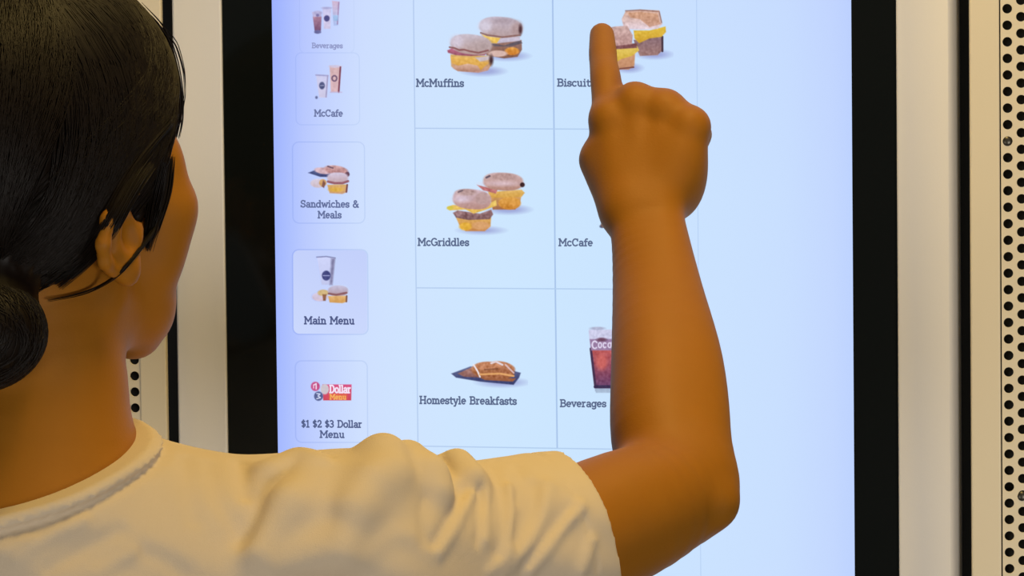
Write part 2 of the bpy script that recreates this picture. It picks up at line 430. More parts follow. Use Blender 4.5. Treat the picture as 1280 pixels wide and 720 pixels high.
def text_mesh(s, u0, u1, base, cap, slope, color, y=-0.0004, weight=0.2, name='menu_label', label=None, parent=None):
    adv = sum(GL[c][0] for c in s); sx = (u1 - u0) / adv; sy = cap
    V = []; F = []; x = 0.0
    w = weight / 2
    for ch in s:
        a, strokes = GL[ch]
        for st in strokes:
            pts = [np.array(((x + p[0]) * sx, p[1] * sy)) for p in st]
            for p, q in zip(pts[:-1], pts[1:]):
                d = q - p; L = np.hypot(*d)
                if L < 1e-6: continue
                d = d / L; wv = w * cap * np.array((-d[1], d[0])); e = d * w * cap * 0.55
                b = len(V)
                for c in (p - e + wv, p - e - wv, q + e - wv, q + e + wv):
                    uu = u0 + c[0]; vv = base - c[1] + slope * c[0]
                    V.append(at(uu, vv, y))
                F.append((b, b + 1, b + 2, b + 3))
        x += a
    me = mesh(name, V, F); col_attr(me, np.tile(s2l(color), (len(V), 1)))
    o = link(name, me, M['display_print'], parent or screen)
    if label: o['label'] = label
    return o

INK = (92, 106, 140); FAINT = (120, 130, 175)
SL = 0.004
text_mesh('McMuffins', 520, 580, 108.2, 9.4, SL, INK)
text_mesh('Biscuits', 696, 744, 107.8, 9.2, SL, INK)
text_mesh('McGriddles', 522, 586.5, 307, 9.2, SL, INK)
text_mesh('McCafe', 698, 741, 307.4, 9.0, SL, INK)
text_mesh('Homestyle Breakfasts', 524, 646, 504.6, 9.4, 0.010, INK)
text_mesh('Beverages', 699.5, 758, 508.5, 9.0, SL, INK)
text_mesh('Beverages', 389.5, 428.5, 60, 6.3, SL, (146, 154, 200))
text_mesh('McCafe', 392.5, 428.5, 145.4, 8.2, SL, (110, 120, 164))
text_mesh('Sandwiches &', 375.5, 448.5, 259, 8.6, SL, (102, 114, 158))
text_mesh('Meals', 397, 427, 272.6, 8.6, SL, (102, 114, 158))
text_mesh('Main Menu', 380, 443.5, 405, 9.2, SL, (80, 90, 135))
text_mesh('$1 $2 $3 Dollar', 376.5, 452.5, 534, 8.8, 0.006, (86, 98, 140))
text_mesh('Menu', 399.5, 431, 547, 8.6, 0.006, (86, 98, 140))

def strip(name, pts, w, color, y=-0.00012, closed=False):
    V = []; F = []; n = len(pts)
    for i in range(n):
        a = np.array(pts[(i - 1) % n if closed else max(i - 1, 0)], float); b = np.array(pts[(i + 1) % n if closed else min(i + 1, n - 1)], float)
        d = b - a; d /= np.hypot(*d) + 1e-9; nrm = np.array((-d[1], d[0])) * w / 2
        p = np.array(pts[i], float)
        V += [at(*(p + nrm), y), at(*(p - nrm), y)]
    for i in range(n if closed else n - 1):
        j = (i + 1) % n
        F.append((2 * i, 2 * i + 1, 2 * j + 1, 2 * j))
    uu = np.array([p for p in pts for _ in (0, 1)], float)
    me = mesh(name, V, F)
    c = screen_srgb(uu[:, 0], uu[:, 1]) + np.array(color)
    col_attr(me, s2l(np.clip(c, 0, 255)))
    return link(name, me, M['display_print'], screen)

GC = (-24, -22, -15)
strip('grid_line', [(516.5, -30), (518.5, 150), (519.5, 300), (522.5, 560)], 1.5, GC)
strip('grid_line', [(690.5, -30), (692.5, 160), (693.8, 330), (696.5, 560)], 1.9, (-34, -32, -20))
strip('grid_line', [(870.5, -30), (872, 200), (873.5, 430), (876, 720)], 1.2, (-16, -14, -9))
strip('grid_line', [(518, 160.3), (692, 161.2), (872, 162)], 1.5, GC)
strip('grid_line', [(520, 359.8), (694, 361), (873, 362)], 1.5, GC)
strip('grid_line', [(522.5, 557.6), (696, 560.4), (875, 563)], 1.5, GC)

def rrect(u0, v0, u1, v1, r, sk=0.006):
    pts = []
    for cx, cy, a0 in ((u1 - r, v0 + r, -90), (u1 - r, v1 - r, 0), (u0 + r, v1 - r, 90), (u0 + r, v0 + r, 180)):
        for k in range(6):
            a = math.radians(a0 + 18 * k); pts.append((cx + r * math.cos(a), cy + r * math.sin(a)))
    return [(u + sk * (v - v0), v) for u, v in pts]

strip('tile_outline', rrect(374, -40, 442, 66, 7), 1.1, (-6, -5, -4), closed=True)
strip('tile_outline', rrect(369.5, 66, 449, 156, 7), 1.3, (-10, -8, -5), closed=True)
strip('tile_outline', rrect(365.5, 177.5, 455.5, 279, 8), 1.5, (-14, -12, -7), closed=True)
strip('tile_outline', rrect(369, 451, 459, 553, 8), 1.5, (-14, -12, -7), closed=True)
pt = Paint(360, 306, 466, 424, 1.0)
d_ = np.maximum(np.abs(pt.u - 412.5) - 38.5, 0), np.maximum(np.abs(pt.v - 365) - 45, 0)
pt.blend(np.hypot(*d_) - 8, (192, 206, 252), 1.5, 0, 1.0, (200, 214, 254))
pt.build('selected_tile', 'tinted menu tile', -0.0001)
strip('tile_outline', rrect(365.5, 312, 459.5, 418, 8), 1.6, (-16, -14, -7), closed=True, y=-0.00015)

def shadow(p, cx, cy, rx, ry, a=0.55): p.ell(cx, cy, rx, ry, (120, 120, 190), soft=5, noise=0, alpha=a)

# pair of muffin sandwiches
p = Paint(548, 12, 668, 102)
shadow(p, 634, 70, 22, 5); shadow(p, 604, 89, 22, 5)
p.poly([(607, 55), (652, 50), (652.5, 62), (647, 71), (630, 73), (608, 69)], (150, 112, 105), (120, 78, 60))
p.ell(640, 64, 9, 5, (222, 150, 60), (205, 120, 40), noise=12); p.ell(622, 67, 12, 4, (215, 180, 170), noise=4)
p.poly([(606, 52), (630, 57), (650, 50), (653, 54), (640, 58), (618, 58)], (90, 78, 88))
p.poly([(600, 43), (606, 42), (650, 46), (650, 51), (622, 54), (612, 54)], (205, 195, 215), (188, 178, 200))
p.poly([(602, 43), (613, 46), (626, 47), (621, 54), (613, 54)], (240, 205, 110), (230, 180, 60), noise=8)
p.ell(626, 34, 27, 13, (196, 184, 202), (176, 150, 150), rot=5, p=2.3, noise=5)
p.ell(646, 36, 7, 9, (170, 140, 140), soft=6, noise=4, alpha=.7, rot=10); p.ell(650.5, 37, 2.2, 6, (70, 40, 45), soft=2.5)
p.ell(629, 26, 13, 3.5, (160, 140, 150), soft=4, alpha=.7); p.ell(606, 33, 8, 7, (220, 215, 235), soft=6, alpha=.7)
p.line([(601, 41), (609, 44), (618, 45), (628, 46.5), (640, 45), (650, 44)], 2.2, (130, 88, 82), alpha=.85)
p.poly([(563, 68), (614, 70), (615, 80), (610, 88), (598, 91), (572, 89), (564, 83)], (214, 170, 90), (190, 140, 125))
p.ell(587, 84.5, 20, 5, (222, 180, 160), (170, 120, 100), noise=6, alpha=.9)
p.poly([(563, 71), (592, 72), (602, 77), (612, 78), (606, 83), (601, 88), (597, 82), (585, 79.5), (573, 82), (565, 79)], (228, 178, 84), (216, 154, 62), noise=8)
p.poly([(594, 72), (612, 70), (615, 74), (600, 77)], (200, 185, 190)); p.ell(614, 75, 2.6, 6, (60, 35, 40), soft=3)
p.poly([(559, 63), (565, 60), (590, 65), (610, 65), (606, 69), (588, 70), (570, 69), (560, 66)], (190, 105, 135), (140, 70, 90), noise=8)
p.ell(589, 55.5, 26, 12.6, (198, 186, 200), (176, 145, 140), rot=6, p=2.3, noise=5)
p.ell(603, 57, 12, 8, (172, 150, 150), soft=8, alpha=.7); p.ell(571, 52, 8, 8, (215, 205, 225), soft=7, alpha=.7)
p.line([(562, 59), (568, 60), (574, 62.5), (580, 62), (587, 64), (598, 66), (610, 63)], 2.2, (128, 72, 72), alpha=.85)
p.build('menu_picture', 'picture of two muffin sandwiches')

# pair of griddle cake sandwiches
p = Paint(548, 208, 668, 300)
shadow(p, 636, 262, 22, 5); shadow(p, 602, 288, 22, 4)
p.poly([(612, 246), (652, 243), (650, 254), (644, 262), (616, 262)], (214, 160, 90), (160, 100, 66))
p.ell(637, 254, 14, 8, (226, 162, 70), (205, 130, 45), noise=10)
p.poly([(610, 240), (652, 237), (656, 241), (652, 246), (630, 247), (612, 247)], (224, 178, 96), (215, 160, 66), noise=8)
p.poly([(596, 231), (604, 233), (622, 237), (620, 242), (604, 238)], (190, 110, 110), noise=14)
p.ell(629, 227, 25, 11.2, (206, 176, 180), (176, 128, 112), p=2.5, rot=3, noise=6)
p.ell(629, 221, 16, 4.6, (176, 140, 136), (186, 150, 146), soft=2, noise=12); p.line([(612, 220), (608, 222)], 2.5, (95, 80, 95))
p.ell(627, 229.5, 21, 3, (225, 200, 215), soft=4, alpha=.6); p.ell(653, 231, 3, 3, (52, 26, 30))
p.poly([(570, 272), (614, 272), (613, 283), (606, 289), (582, 289), (574, 281)], (220, 168, 84), (196, 128, 70))
p.ell(582, 283, 8, 5, (226, 170, 52), noise=10, soft=2); p.ell(601, 282, 11, 5, (214, 155, 100), soft=2)
p.poly([(566, 266), (572, 263), (600, 267), (614, 262), (616.5, 268), (612, 274), (585, 275), (570, 272)], (150, 110, 112), (118, 82, 84), noise=16)
p.poly([(559, 259), (566, 256), (600, 260), (620, 250), (621, 257), (605, 263), (592, 267), (582, 262), (562, 263)], (236, 200, 100), (222, 176, 72), noise=10)
p.ell(562.5, 260, 4, 2.6, (214, 196, 70))
p.ell(590, 249, 24, 12.5, (208, 182, 196), (178, 132, 122), p=2.6, rot=5, noise=6)
p.ell(583, 240.5, 13, 4.2, (176, 142, 140), (192, 160, 158), soft=2, noise=14); p.ell(603, 248, 9, 7.5, (184, 150, 148), soft=2.5, noise=6)
p.ell(577, 249, 10, 4, (222, 205, 226), soft=5, alpha=.7); p.line([(573, 240), (578, 238)], 2, (110, 90, 100))
p.build('menu_picture', 'picture of two griddle cake sandwiches')

# biscuits under the pointing finger
p = Paint(740, 4, 842, 96)
shadow(p, 818, 68, 18, 5); shadow(p, 786, 85, 14, 5)
p.poly([(792, 50), (828, 44), (829, 62), (822, 69), (800, 70), (796, 62)], (128, 98, 108), (150, 110, 105), noise=10); p.line([(828, 46), (828, 64)], 2.5, (55, 35, 48))
p.poly([(792, 38), (812, 38), (832, 33), (832.5, 40), (827, 46), (812, 48), (799, 54), (793, 48)], (228, 190, 60), (205, 155, 40), noise=8)
p.poly([(782, 14), (800, 12), (824, 13), (828, 30), (822, 36), (800, 37), (780, 36), (777, 24)], (204, 160, 140), (226, 205, 215), noise=12)
p.poly([(784, 16), (800, 15), (822, 17), (826, 30), (812, 34), (800, 24), (788, 22)], (202, 146, 110), (196, 140, 112), noise=14, alpha=.8)
p.line([(782, 13.5), (800, 12.5), (824, 14.5), (827, 28)], 1.6, (130, 85, 75), alpha=.7)
p.poly([(768, 66), (794, 66), (793, 82), (786, 87), (768, 87)], (206, 150, 110), (190, 132, 96))
p.poly([(762, 60), (796, 57), (799, 63), (790, 70), (776, 74), (770, 78), (766, 68)], (226, 196, 90), (208, 168, 50), noise=8)
p.poly([(758, 56), (796, 54), (796, 60), (762, 62)], (120, 70, 72), noise=10); p.line([(770, 86.5), (792, 84)], 2, (120, 70, 60))
p.poly([(752, 36), (770, 33), (784, 32), (791, 44), (790, 55), (765, 58), (752, 58)], (200, 165, 160), (184, 140, 136), noise=12)
p.build('menu_picture', 'picture of biscuit sandwiches')

# breakfast platter
p = Paint(556, 440, 660, 492)
shadow(p, 628, 478, 26, 5, .5)
p.poly([(564, 467), (588, 458), (640, 463), (651, 466), (649, 472), (642, 481), (600, 477), (570, 472)], (88, 96, 140), (42, 48, 96), noise=5)
p.poly([(572, 467), (592, 458), (600, 472), (580, 471)], (170, 120, 110), (130, 84, 80), noise=10)
p.ell(616, 464, 27, 11, (206, 140, 96), (140, 74, 40), rot=5, noise=16)
p.ell(628, 459, 16, 7, (196, 130, 92), (150, 84, 50), rot=12, noise=14); p.ell(610, 457, 16, 5, (190, 122, 84), noise=16)
p.poly([(600, 472), (645, 473), (641, 477), (606, 475)], (150, 86, 52), noise=6)
p.line([(592, 456), (597, 464), (600, 471)], 2, (238, 226, 232)); p.line([(614, 454), (620, 452), (628, 456)], 2.4, (228, 210, 216))
p.line([(600, 468), (625, 467), (642, 470)], 2.4, (224, 160, 96)); p.line([(606, 462), (622, 461)], 2, (110, 58, 36), alpha=.7); p.line([(632, 456), (642, 466)], 2, (214, 180, 180))
p.build('menu_picture', 'picture of breakfast platter in dark tray')

# cola glass beside the arm
p = Paint(730, 402, 800, 496)
p.poly([(736, 414), (790, 414), (780, 489), (744, 489)], (190, 185, 220), (150, 160, 190), noise=3)
p.poly([(739, 434), (786, 434), (779, 484), (745, 484)], (190, 80, 76), (92, 50, 92), noise=10)
p.ell(752, 452, 7, 10, (200, 92, 88), soft=5, noise=6); p.line([(738.5, 436), (744, 482)], 3, (60, 36, 66))
p.line([(744, 483.5), (779, 483.5)], 4, (48, 34, 70)); p.poly([(744, 486), (779, 486), (778, 491), (745, 491)], (165, 185, 212))
p.poly([(736, 412), (790, 412), (788, 422), (737, 424)], (205, 205, 236), noise=10); p.poly([(737, 424), (788, 424), (787, 438), (739, 438)], (150, 120, 160), noise=8)
p.ell(752, 424.5, 6, 2.4, (96, 56, 82), soft=2); p.ell(747, 410.5, 9, 2, (170, 175, 205))
WHT = (226, 216, 242)
p.line(arc(743.5, 431, 3.2, 4.6, 50, 320), 1.8, WHT); p.line(arc(750, 431.5, 2, 3.2, 0, 360), 1.6, WHT); p.line(arc(756, 431.5, 2, 3, 50, 310), 1.6, WHT); p.line(arc(762, 431.5, 2, 3, 0, 360), 1.6, WHT); p.line([(764, 428), (764.6, 435)], 1.4, WHT)
p.build('menu_picture', 'picture of cola glass')
p = Paint(748, 278, 760, 288); p.ell(752.5, 283, 3, 2, (60, 66, 96)); p.ell(756, 281, 5, 4, (120, 90, 80)); p.build('menu_picture', 'picture mostly covered by the wrist')

# small drinks
p = Paint(384, -4, 432, 46)
p.poly([(390, 15), (402, 15), (401.5, 22), (401, 41), (393.5, 41), (391.5, 22)], (196, 188, 226), (120, 110, 160)); p.poly([(391, 21), (402, 21), (401, 38), (393.5, 38)], (172, 126, 152), (116, 76, 110), noise=8)
p.ell(397, 16, 5.5, 2.6, (176, 172, 215)); p.ell(397, 19, 2, 1.8, (120, 110, 165)); p.ell(397, 40, 4, 2.2, (98, 98, 150))
p.poly([(403, 9), (414, 10), (413, 36), (405, 36)], (202, 200, 240), (206, 196, 228)); p.ell(408.5, 10, 6, 1.4, (168, 168, 215)); p.ell(408.5, 23, 3.6, 3.9, (74, 72, 130))
p.poly([(415, 1), (424.5, 2), (422.5, 32), (417, 32)], (208, 180, 208), (170, 190, 240)); p.line([(423.5, 3), (421.8, 30)], 1.6, (150, 120, 165), alpha=.8); p.poly([(416, 19), (423, 19), (422.5, 26), (417, 26)], (150, 190, 235), alpha=.8)
p.build('menu_picture', 'picture of three cold drinks')

p = Paint(388, 78, 436, 128)
p.poly([(412, 82), (426.5, 83), (424, 115), (413.5, 115)], (214, 176, 178), (216, 178, 186), noise=5); p.ell(419, 83, 7.4, 1.6, (205, 195, 222)); p.line([(425.5, 84), (423.4, 115)], 2.2, (120, 60, 80))
p.line(arc(418, 98, 3, 3.4, 0, 360), 2, (112, 84, 112)); p.line([(413, 115.3), (427, 115.3)], 1.6, (190, 170, 205), alpha=.6)
p.poly([(395, 93.5), (410.5, 94), (408.5, 122), (399, 122)], (204, 204, 240), (205, 200, 230), noise=3); p.line([(395, 93.8), (410, 94.6)], 1.8, (158, 158, 205)); p.line([(409.6, 95), (407.6, 121)], 1.8, (160, 155, 195))
p.ell(402.5, 107, 3.6, 4.6, (72, 78, 122)); p.line([(400.6, 107), (404.6, 107)], .9, (150, 155, 190)); p.ell(395.6, 121.8, 1.6, 1.8, (96, 104, 150))
p.build('menu_picture', 'picture of two coffee cups')

p = Paint(378, 200, 442, 248)
p.poly([(385, 216), (398, 211), (436, 215), (436.5, 218), (432, 222), (400, 221)], (70, 82, 136), (50, 56, 104)); p.ell(404, 213.5, 11, 4, (206, 170, 180), noise=12, rot=8); p.ell(420, 212.5, 15, 5.6, (206, 160, 160), (176, 120, 120), noise=16, rot=8); p.line([(410, 208), (416, 210)], 2, (110, 80, 96)); p.ell(434, 218, 3, 3, (92, 58, 76))
p.ell(398, 229, 10, 5.6, (216, 206, 226), (206, 186, 196), noise=6); p.ell(403.5, 228.5, 4.6, 4.6, (206, 156, 96), noise=8); p.poly([(404, 225), (407, 229), (405, 235), (402, 233)], (120, 74, 66))
p.ell(422, 222, 13, 6.4, (210, 198, 222), (190, 160, 168), p=2.4, noise=4); p.line([(410, 227), (418, 229), (428, 229), (435, 226.5)], 3, (146, 88, 100))
p.poly([(409, 231), (435, 230.5), (434, 240), (428, 242.5), (412, 241.5)], (216, 168, 96), (200, 150, 110), noise=6); p.ell(420, 237, 9, 3, (222, 172, 70), soft=2); p.line([(434, 231), (433, 240)], 2, (104, 56, 66))
p.build('menu_picture', 'picture of sandwich meals')

p = Paint(386, 316, 442, 386)
p.poly([(396, 321), (419, 322), (415.5, 356), (402, 356)], (206, 212, 252), (190, 196, 236), noise=2); p.line([(396, 321.4), (408, 320.6), (419, 322.4)], 1.6, (130, 134, 180)); p.poly([(414, 323), (419, 323), (415.5, 356), (412, 356)], (126, 124, 164), soft=3)
p.ell(407.8, 344.5, 5.4, 6.2, (56, 60, 118)); p.line([(404, 344.5), (411.6, 344.5)], 1.2, (150, 155, 205))
p.ell(400, 371, 10, 5.6, (214, 204, 232), (205, 186, 206), noise=6); p.ell(404, 366, 7, 4, (206, 176, 120), noise=8); p.poly([(403, 368), (408, 368), (407, 376), (404, 376)], (136, 84, 56))
p.ell(422.6, 363.4, 12.6, 6.8, (196, 192, 222), (170, 140, 150), p=2.3, noise=4); p.line([(411, 367), (420, 368.6), (433, 366)], 2.6, (134, 84, 90))
p.poly([(410, 370), (434, 369.6), (434, 377), (428, 379), (412, 378)], (226, 176, 110), (206, 148, 74), noise=8); p.line([(433.4, 370), (433, 377)], 2, (116, 74, 60))
p.build('menu_picture', 'picture of cup and sandwich', -0.00025)

p = Paint(384, 472, 446, 506)
p.poly([(403, 480.5), (439.5, 480.5), (439, 500.5), (404, 500.5)], (214, 76, 128), (206, 60, 78), soft=1.0, noise=3)
p.poly([(411, 492), (434, 492), (434, 499), (411, 499)], (222, 92, 72), noise=2)
p.ell(394.2, 483, 5.6, 5.8, (196, 70, 128)); p.line([(393, 481), (395.2, 479.6), (395.2, 486)], 1.6, (245, 225, 245)); p.line([(392, 485), (392, 481)], 1, (245, 225, 245))
p.ell(406, 486.5, 5.2, 6.4, (206, 196, 204), noise=3); p.ell(398.2, 495.2, 5.6, 5.8, (74, 84, 136)); p.line([(396, 492), (400, 492.5), (397.5, 495), (400.5, 497), (396, 498.4)], 1.4, (215, 222, 250))
p.build('menu_picture', 'red dollar menu emblem')
text_mesh('Dollar', 411.5, 438.5, 491, 9.6, 0.006, (246, 226, 246), y=-0.0004, weight=.2, name='emblem_lettering')
text_mesh('Menu', 412, 433, 499.2, 6.4, 0.006, (245, 178, 96), y=-0.0004, weight=.2, name='emblem_lettering')
print('screen done', time.time() - T0)

# ================================================================== signed-distance body modelling
class Cap:
    def __init__(s, a, b, ra, rb=None):
        s.a = np.asarray(a, float); s.b = np.asarray(b, float); s.ra = ra; s.rb = ra if rb is None else rb
        s.e = s.b - s.a; s.ee = float(s.e @ s.e) + 1e-12
        s.c = (s.a + s.b) / 2; s.r = math.sqrt(s.ee) / 2 + max(s.ra, s.rb)
    def ev(s, P, c, R):
        w = P - s.a; t = np.clip((w @ s.e) / s.ee, 0, 1)
        w -= t[:, None] * s.e
        return np.sqrt((w * w).sum(1)) - (s.ra + t * (s.rb - s.ra))
class Ell:
    def __init__(s, c, r, R=None):
        s.c = np.asarray(c, float); s.rr = np.asarray(r, float); s.R = np.eye(3) if R is None else np.asarray(R, float)   # rows = local axes
        s.r = float(s.rr.max())
    def ev(s, P, c, R):
        q = (P - s.c) @ s.R.T
        k0 = np.sqrt(((q / s.rr) ** 2).sum(1)); k1 = np.sqrt(((q / s.rr ** 2) ** 2).sum(1)) + 1e-9
        return k0 * (k0 - 1) / k1
def spline(keys, per=5):
    # Catmull-Rom through (point, radius) keys
    K = np.array([list(p) + [r] for p, r in keys], float); K = np.vstack([2 * K[0] - K[1], K, 2 * K[-1] - K[-2]]); out = []
    for i in range(1, len(K) - 2):
        for t in np.linspace(0, 1, per, endpoint=False):
            a, b, c, d = K[i - 1:i + 3]
            out.append(.5 * (2 * b + (c - a) * t + (2 * a - 5 * b + 4 * c - d) * t * t + (3 * b - a - 3 * c + d) * t ** 3))
    out.append(K[-2]); return np.array(out)
class Chain:                              # one tapering limb along a smooth curve
    def __init__(s, keys, per=5):
        q = spline(keys, per); s.q = q
        s.caps = [Cap(a[:3], b[:3], a[3], b[3]) for a, b in zip(q[:-1], q[1:])]
        lo = (q[:, :3] - q[:, 3:]).min(0); hi = (q[:, :3] + q[:, 3:]).max(0); s.c = (lo + hi) / 2; s.r = float(np.linalg.norm(hi - lo) / 2)
    def ev(s, P, c, R):
        d = None
        for n in s.caps:
            if np.linalg.norm(c - n.c) - n.r - R > CUT: continue
            e = n.ev(P, c, R); d = e if d is None else np.minimum(d, e)
        return np.full(len(P), 1.0) if d is None else d
class Fn:
    def __init__(s, f, c, r): s.f = f; s.c = np.asarray(c, float); s.r = r
    def ev(s, P, c, R): return s.f(P)
CUT = 0.062
class Un:                                 # smooth union / subtraction, skipping shapes that are far from the chunk
    def __init__(s, items): 
        s.items = [(i if isinstance(i, tuple) else (i, 0.004)) for i in items]
        cs = np.array([i[0].c for i in s.items]); lo = np.min([i[0].c - i[0].r for i in s.items], 0); hi = np.max([i[0].c + i[0].r for i in s.items], 0)
        s.c = (lo + hi) / 2; s.r = float(np.linalg.norm(hi - lo) / 2)
    def ev(s, P, c, R):
        d = None
        for it in s.items:
            n, k = it[0], it[1]; sub = len(it) > 2
            lb = np.linalg.norm(c - n.c) - n.r - R
            if lb > CUT: continue
            e = n.ev(P, c, R)
            if d is None:
                if sub: continue
                d = e; continue
            if sub:
                h = np.clip(0.5 - 0.5 * (d + e) / k, 0, 1); d = d * (1 - h) - e * h + k * h * (1 - h)
            else:
                h = np.clip(0.5 + 0.5 * (d - e) / k, 0, 1); d = d * (1 - h) + e * h - k * h * (1 - h)
        return np.full(len(P), 1.0) if d is None else d

def evall(f, P):
    P = np.atleast_2d(np.asarray(P, float))
    return f(P, P.mean(0), float(np.sqrt(((P - P.mean(0)) ** 2).sum(1).max())) + 1e-6)

def surface(f, lo, hi, h, B=20):
    """naive surface nets of f(P, centre, radius) over a box, only around the surface"""
    lo = np.asarray(lo, float); n = np.ceil((np.asarray(hi) - lo) / h / B).astype(int) * B + 1
    D = np.full(n, 1.0, np.float32)
    nb = (n - 1) // B
    R = h * B / 2 * math.sqrt(3)
    offs = np.stack(np.meshgrid(*[np.arange(B + 1)] * 3, indexing='ij'), -1).reshape(-1, 3)
    act = np.zeros(n, bool)
    for i in range(nb[0]):
        for j in range(nb[1]):
            for k in range(nb[2]):
                b0 = np.array((i, j, k)) * B
                c = lo + (b0 + B / 2) * h
                dc = f(c[None], c, R)[0]
                sl = tuple(slice(b0[q], b0[q] + B + 1) for q in range(3))
                if abs(dc) > R * 1.25 + 0.02:
                    D[sl] = np.where(D[sl] == 1.0, 1.0 if dc > 0 else -1.0, D[sl]); continue
                d = f(lo + (b0 + offs) * h, c, R)
                D[sl] = d.reshape(B + 1, B + 1, B + 1)
    ins = D < 0
    cnt = np.zeros(np.array(n) - 1, np.uint8)
    for a in (0, 1):
        for b in (0, 1):
            for c in (0, 1):
                cnt += ins[a:n[0] - 1 + a, b:n[1] - 1 + b, c:n[2] - 1 + c]
    cells = np.argwhere((cnt > 0) & (cnt < 8))
    pos = np.zeros((len(cells), 3)); m = np.zeros(len(cells))
    corner = [np.array(q) for q in ((0,0,0),(1,0,0),(0,1,0),(1,1,0),(0,0,1),(1,0,1),(0,1,1),(1,1,1))]
    vals = [D[tuple((cells + q).T)].astype(float) for q in corner]
    for a, b in ((0,1),(2,3),(4,5),(6,7),(0,2),(1,3),(4,6),(5,7),(0,4),(1,5),(2,6),(3,7)):
        cr = (vals[a] < 0) != (vals[b] < 0)
        t = np.where(cr, vals[a] / np.where(cr, vals[a] - vals[b], 1), 0)
        p = corner[a] + t[:, None] * (corner[b] - corner[a])
        pos += np.where(cr[:, None], p, 0); m += cr
    V = lo + (cells + pos / m[:, None]) * h
    idx = np.full(np.array(n) - 1, -1, np.int64); idx[tuple(cells.T)] = np.arange(len(cells))
    F = []
    for ax in range(3):
        u, w = [(1, 2), (2, 0), (0, 1)][ax]
        s0 = [slice(None)] * 3; s1 = [slice(None)] * 3; s0[ax] = slice(0, -1); s1[ax] = slice(1, None)
        A, Bq = ins[tuple(s0)], ins[tuple(s1)]
        e = np.argwhere(A != Bq); 
        e = e[(e[:, u] > 0) & (e[:, w] > 0) & (e[:, u] < n[u] - 1) & (e[:, w] < n[w] - 1)]
        flip = Bq[tuple(e.T)]
        du = np.zeros(3, int); du[u] = 1; dw = np.zeros(3, int); dw[w] = 1
        q = np.stack([idx[tuple((e - du - dw).T)], idx[tuple((e - dw).T)], idx[tuple(e.T)], idx[tuple((e - du).T)]], -1)
        q[flip] = q[flip][:, ::-1]
        F.append(q[(q >= 0).all(1)])
    F = np.concatenate(F)
    return V, F

def fast_mesh(name, V, F):
    me = bpy.data.meshes.new(name)
    me.vertices.add(len(V)); me.vertices.foreach_set('co', V.astype(np.float32).ravel())
    me.loops.add(F.size); me.loops.foreach_set('vertex_index', F.astype(np.int32).ravel())
    me.polygons.add(len(F)); me.polygons.foreach_set('loop_start', np.arange(0, F.size, 4, dtype=np.int32))
    me.update(calc_edges=True); me.validate(); me.shade_smooth()
    return me

def march(f, u, v, y0=-1.0):              # first hit of the camera ray through (u, v)
    d = ray(u, v); t = (y0 - CAM_P[1]) / d[1]
    for _ in range(90):
        p = CAM_P + d * t; e = f(p[None], p, 0.0)[0]
        if e < 0.0004: return p
        t += min(max(e * 0.8, 0.0003), 0.03)
        if t > 2.3: break
    return None

# ------------------------------------------------------------------ the head (local mm: x right, y forward, z up, origin between the ears)
YAW, PITCH, TILT = math.radians(39), math.radians(16), math.radians(0)
fwd0 = np.array((math.sin(YAW), math.cos(YAW), 0)); rgt = np.array((math.cos(YAW), -math.sin(YAW), 0)); up0 = np.array((0, 0, 1.0))
HF = fwd0 * math.cos(PITCH) + up0 * math.sin(PITCH); HU = -fwd0 * math.sin(PITCH) + up0 * math.cos(PITCH); HR = rgt
HM = np.stack([HR, HF, HU])              # rows: local axes in world
HO = at(41, 296, -0.47)
def H(x, y, z): return HO + (x * HR + y * HF + z * HU) * 0.001
def hcap(a, b, ra, rb=None): return Cap(H(*a), H(*b), ra * .001, None if rb is None else rb * .001)
def hell(c, r): return Ell(H(*c), np.array(r) * .001, HM)

cran = [(hell((0, -12, 52), (75, 93, 89)), .01), (hell((0, 22, 50), (67, 65, 74)), .02), (hell((0, 34, -4), (53, 43, 60)), .02)]
face = cran + [
    (hcap((-46, 6, -34), (-12, 44, -72), 11, 9), .016), (hcap((46, 6, -34), (12, 44, -72), 11, 9), .016),
    (hell((0, 51, -75), (15, 12, 12)), .014), (hell((-33, 42, -46), (12, 13, 17)), .022), (hell((33, 42, -46), (12, 13, 17)), .022), (hell((-22, 46, -60), (11, 11, 12)), .018), (hell((22, 46, -60), (11, 11, 12)), .018), (hell((-43, 46, -21), (17, 17, 20)), .014), (hell((43, 46, -21), (17, 17, 20)), .014),
    (hell((-42, 59, 0), (21, 19, 19)), .02), (hell((42, 59, 0), (21, 19, 19)), .02),
    (hell((0, 60, -40), (25, 17, 24)), .02),
    (hcap((-34, 75, 43), (34, 75, 43), 9, 9), .016), (hell((-49, 62, 26), (10, 11, 14)), .012), (hell((49, 62, 26), (10, 11, 14)), .012),
    (hell((-30, 88, 25), (14, 9, 9)), .010, 1), (hell((30, 88, 25), (14, 9, 9)), .010, 1),
    (hcap((0, 82, 28), (0, 98, -8), 6, 8.5), .010), (hell((0, 94, -12), (14, 10, 8.5)), .008),
    (hell((-7, 101, -18), (3.5, 5, 3)), .002, 1), (hell((7, 101, -18), (3.5, 5, 3)), .002, 1),
    (hcap((-15, 74, -36), (15, 74, -36), 4.2, 4.2), .006), (hcap((-14, 73, -44), (14, 73, -44), 5.0, 5.0), .006),
    (hcap((-19, 79, -40), (19, 79, -40), 1.5, 1.5), .003, 1),
    (hell((-30, 78, 24), (12, 10, 10)), .003), (hell((30, 78, 24), (12, 10, 10)), .003),
    (hcap((-38, 86, 24), (-21, 89, 24), 3.0, 2.6), .002, 1), (hcap((38, 86, 24), (21, 89, 24), 3.0, 2.6), .002, 1),
]
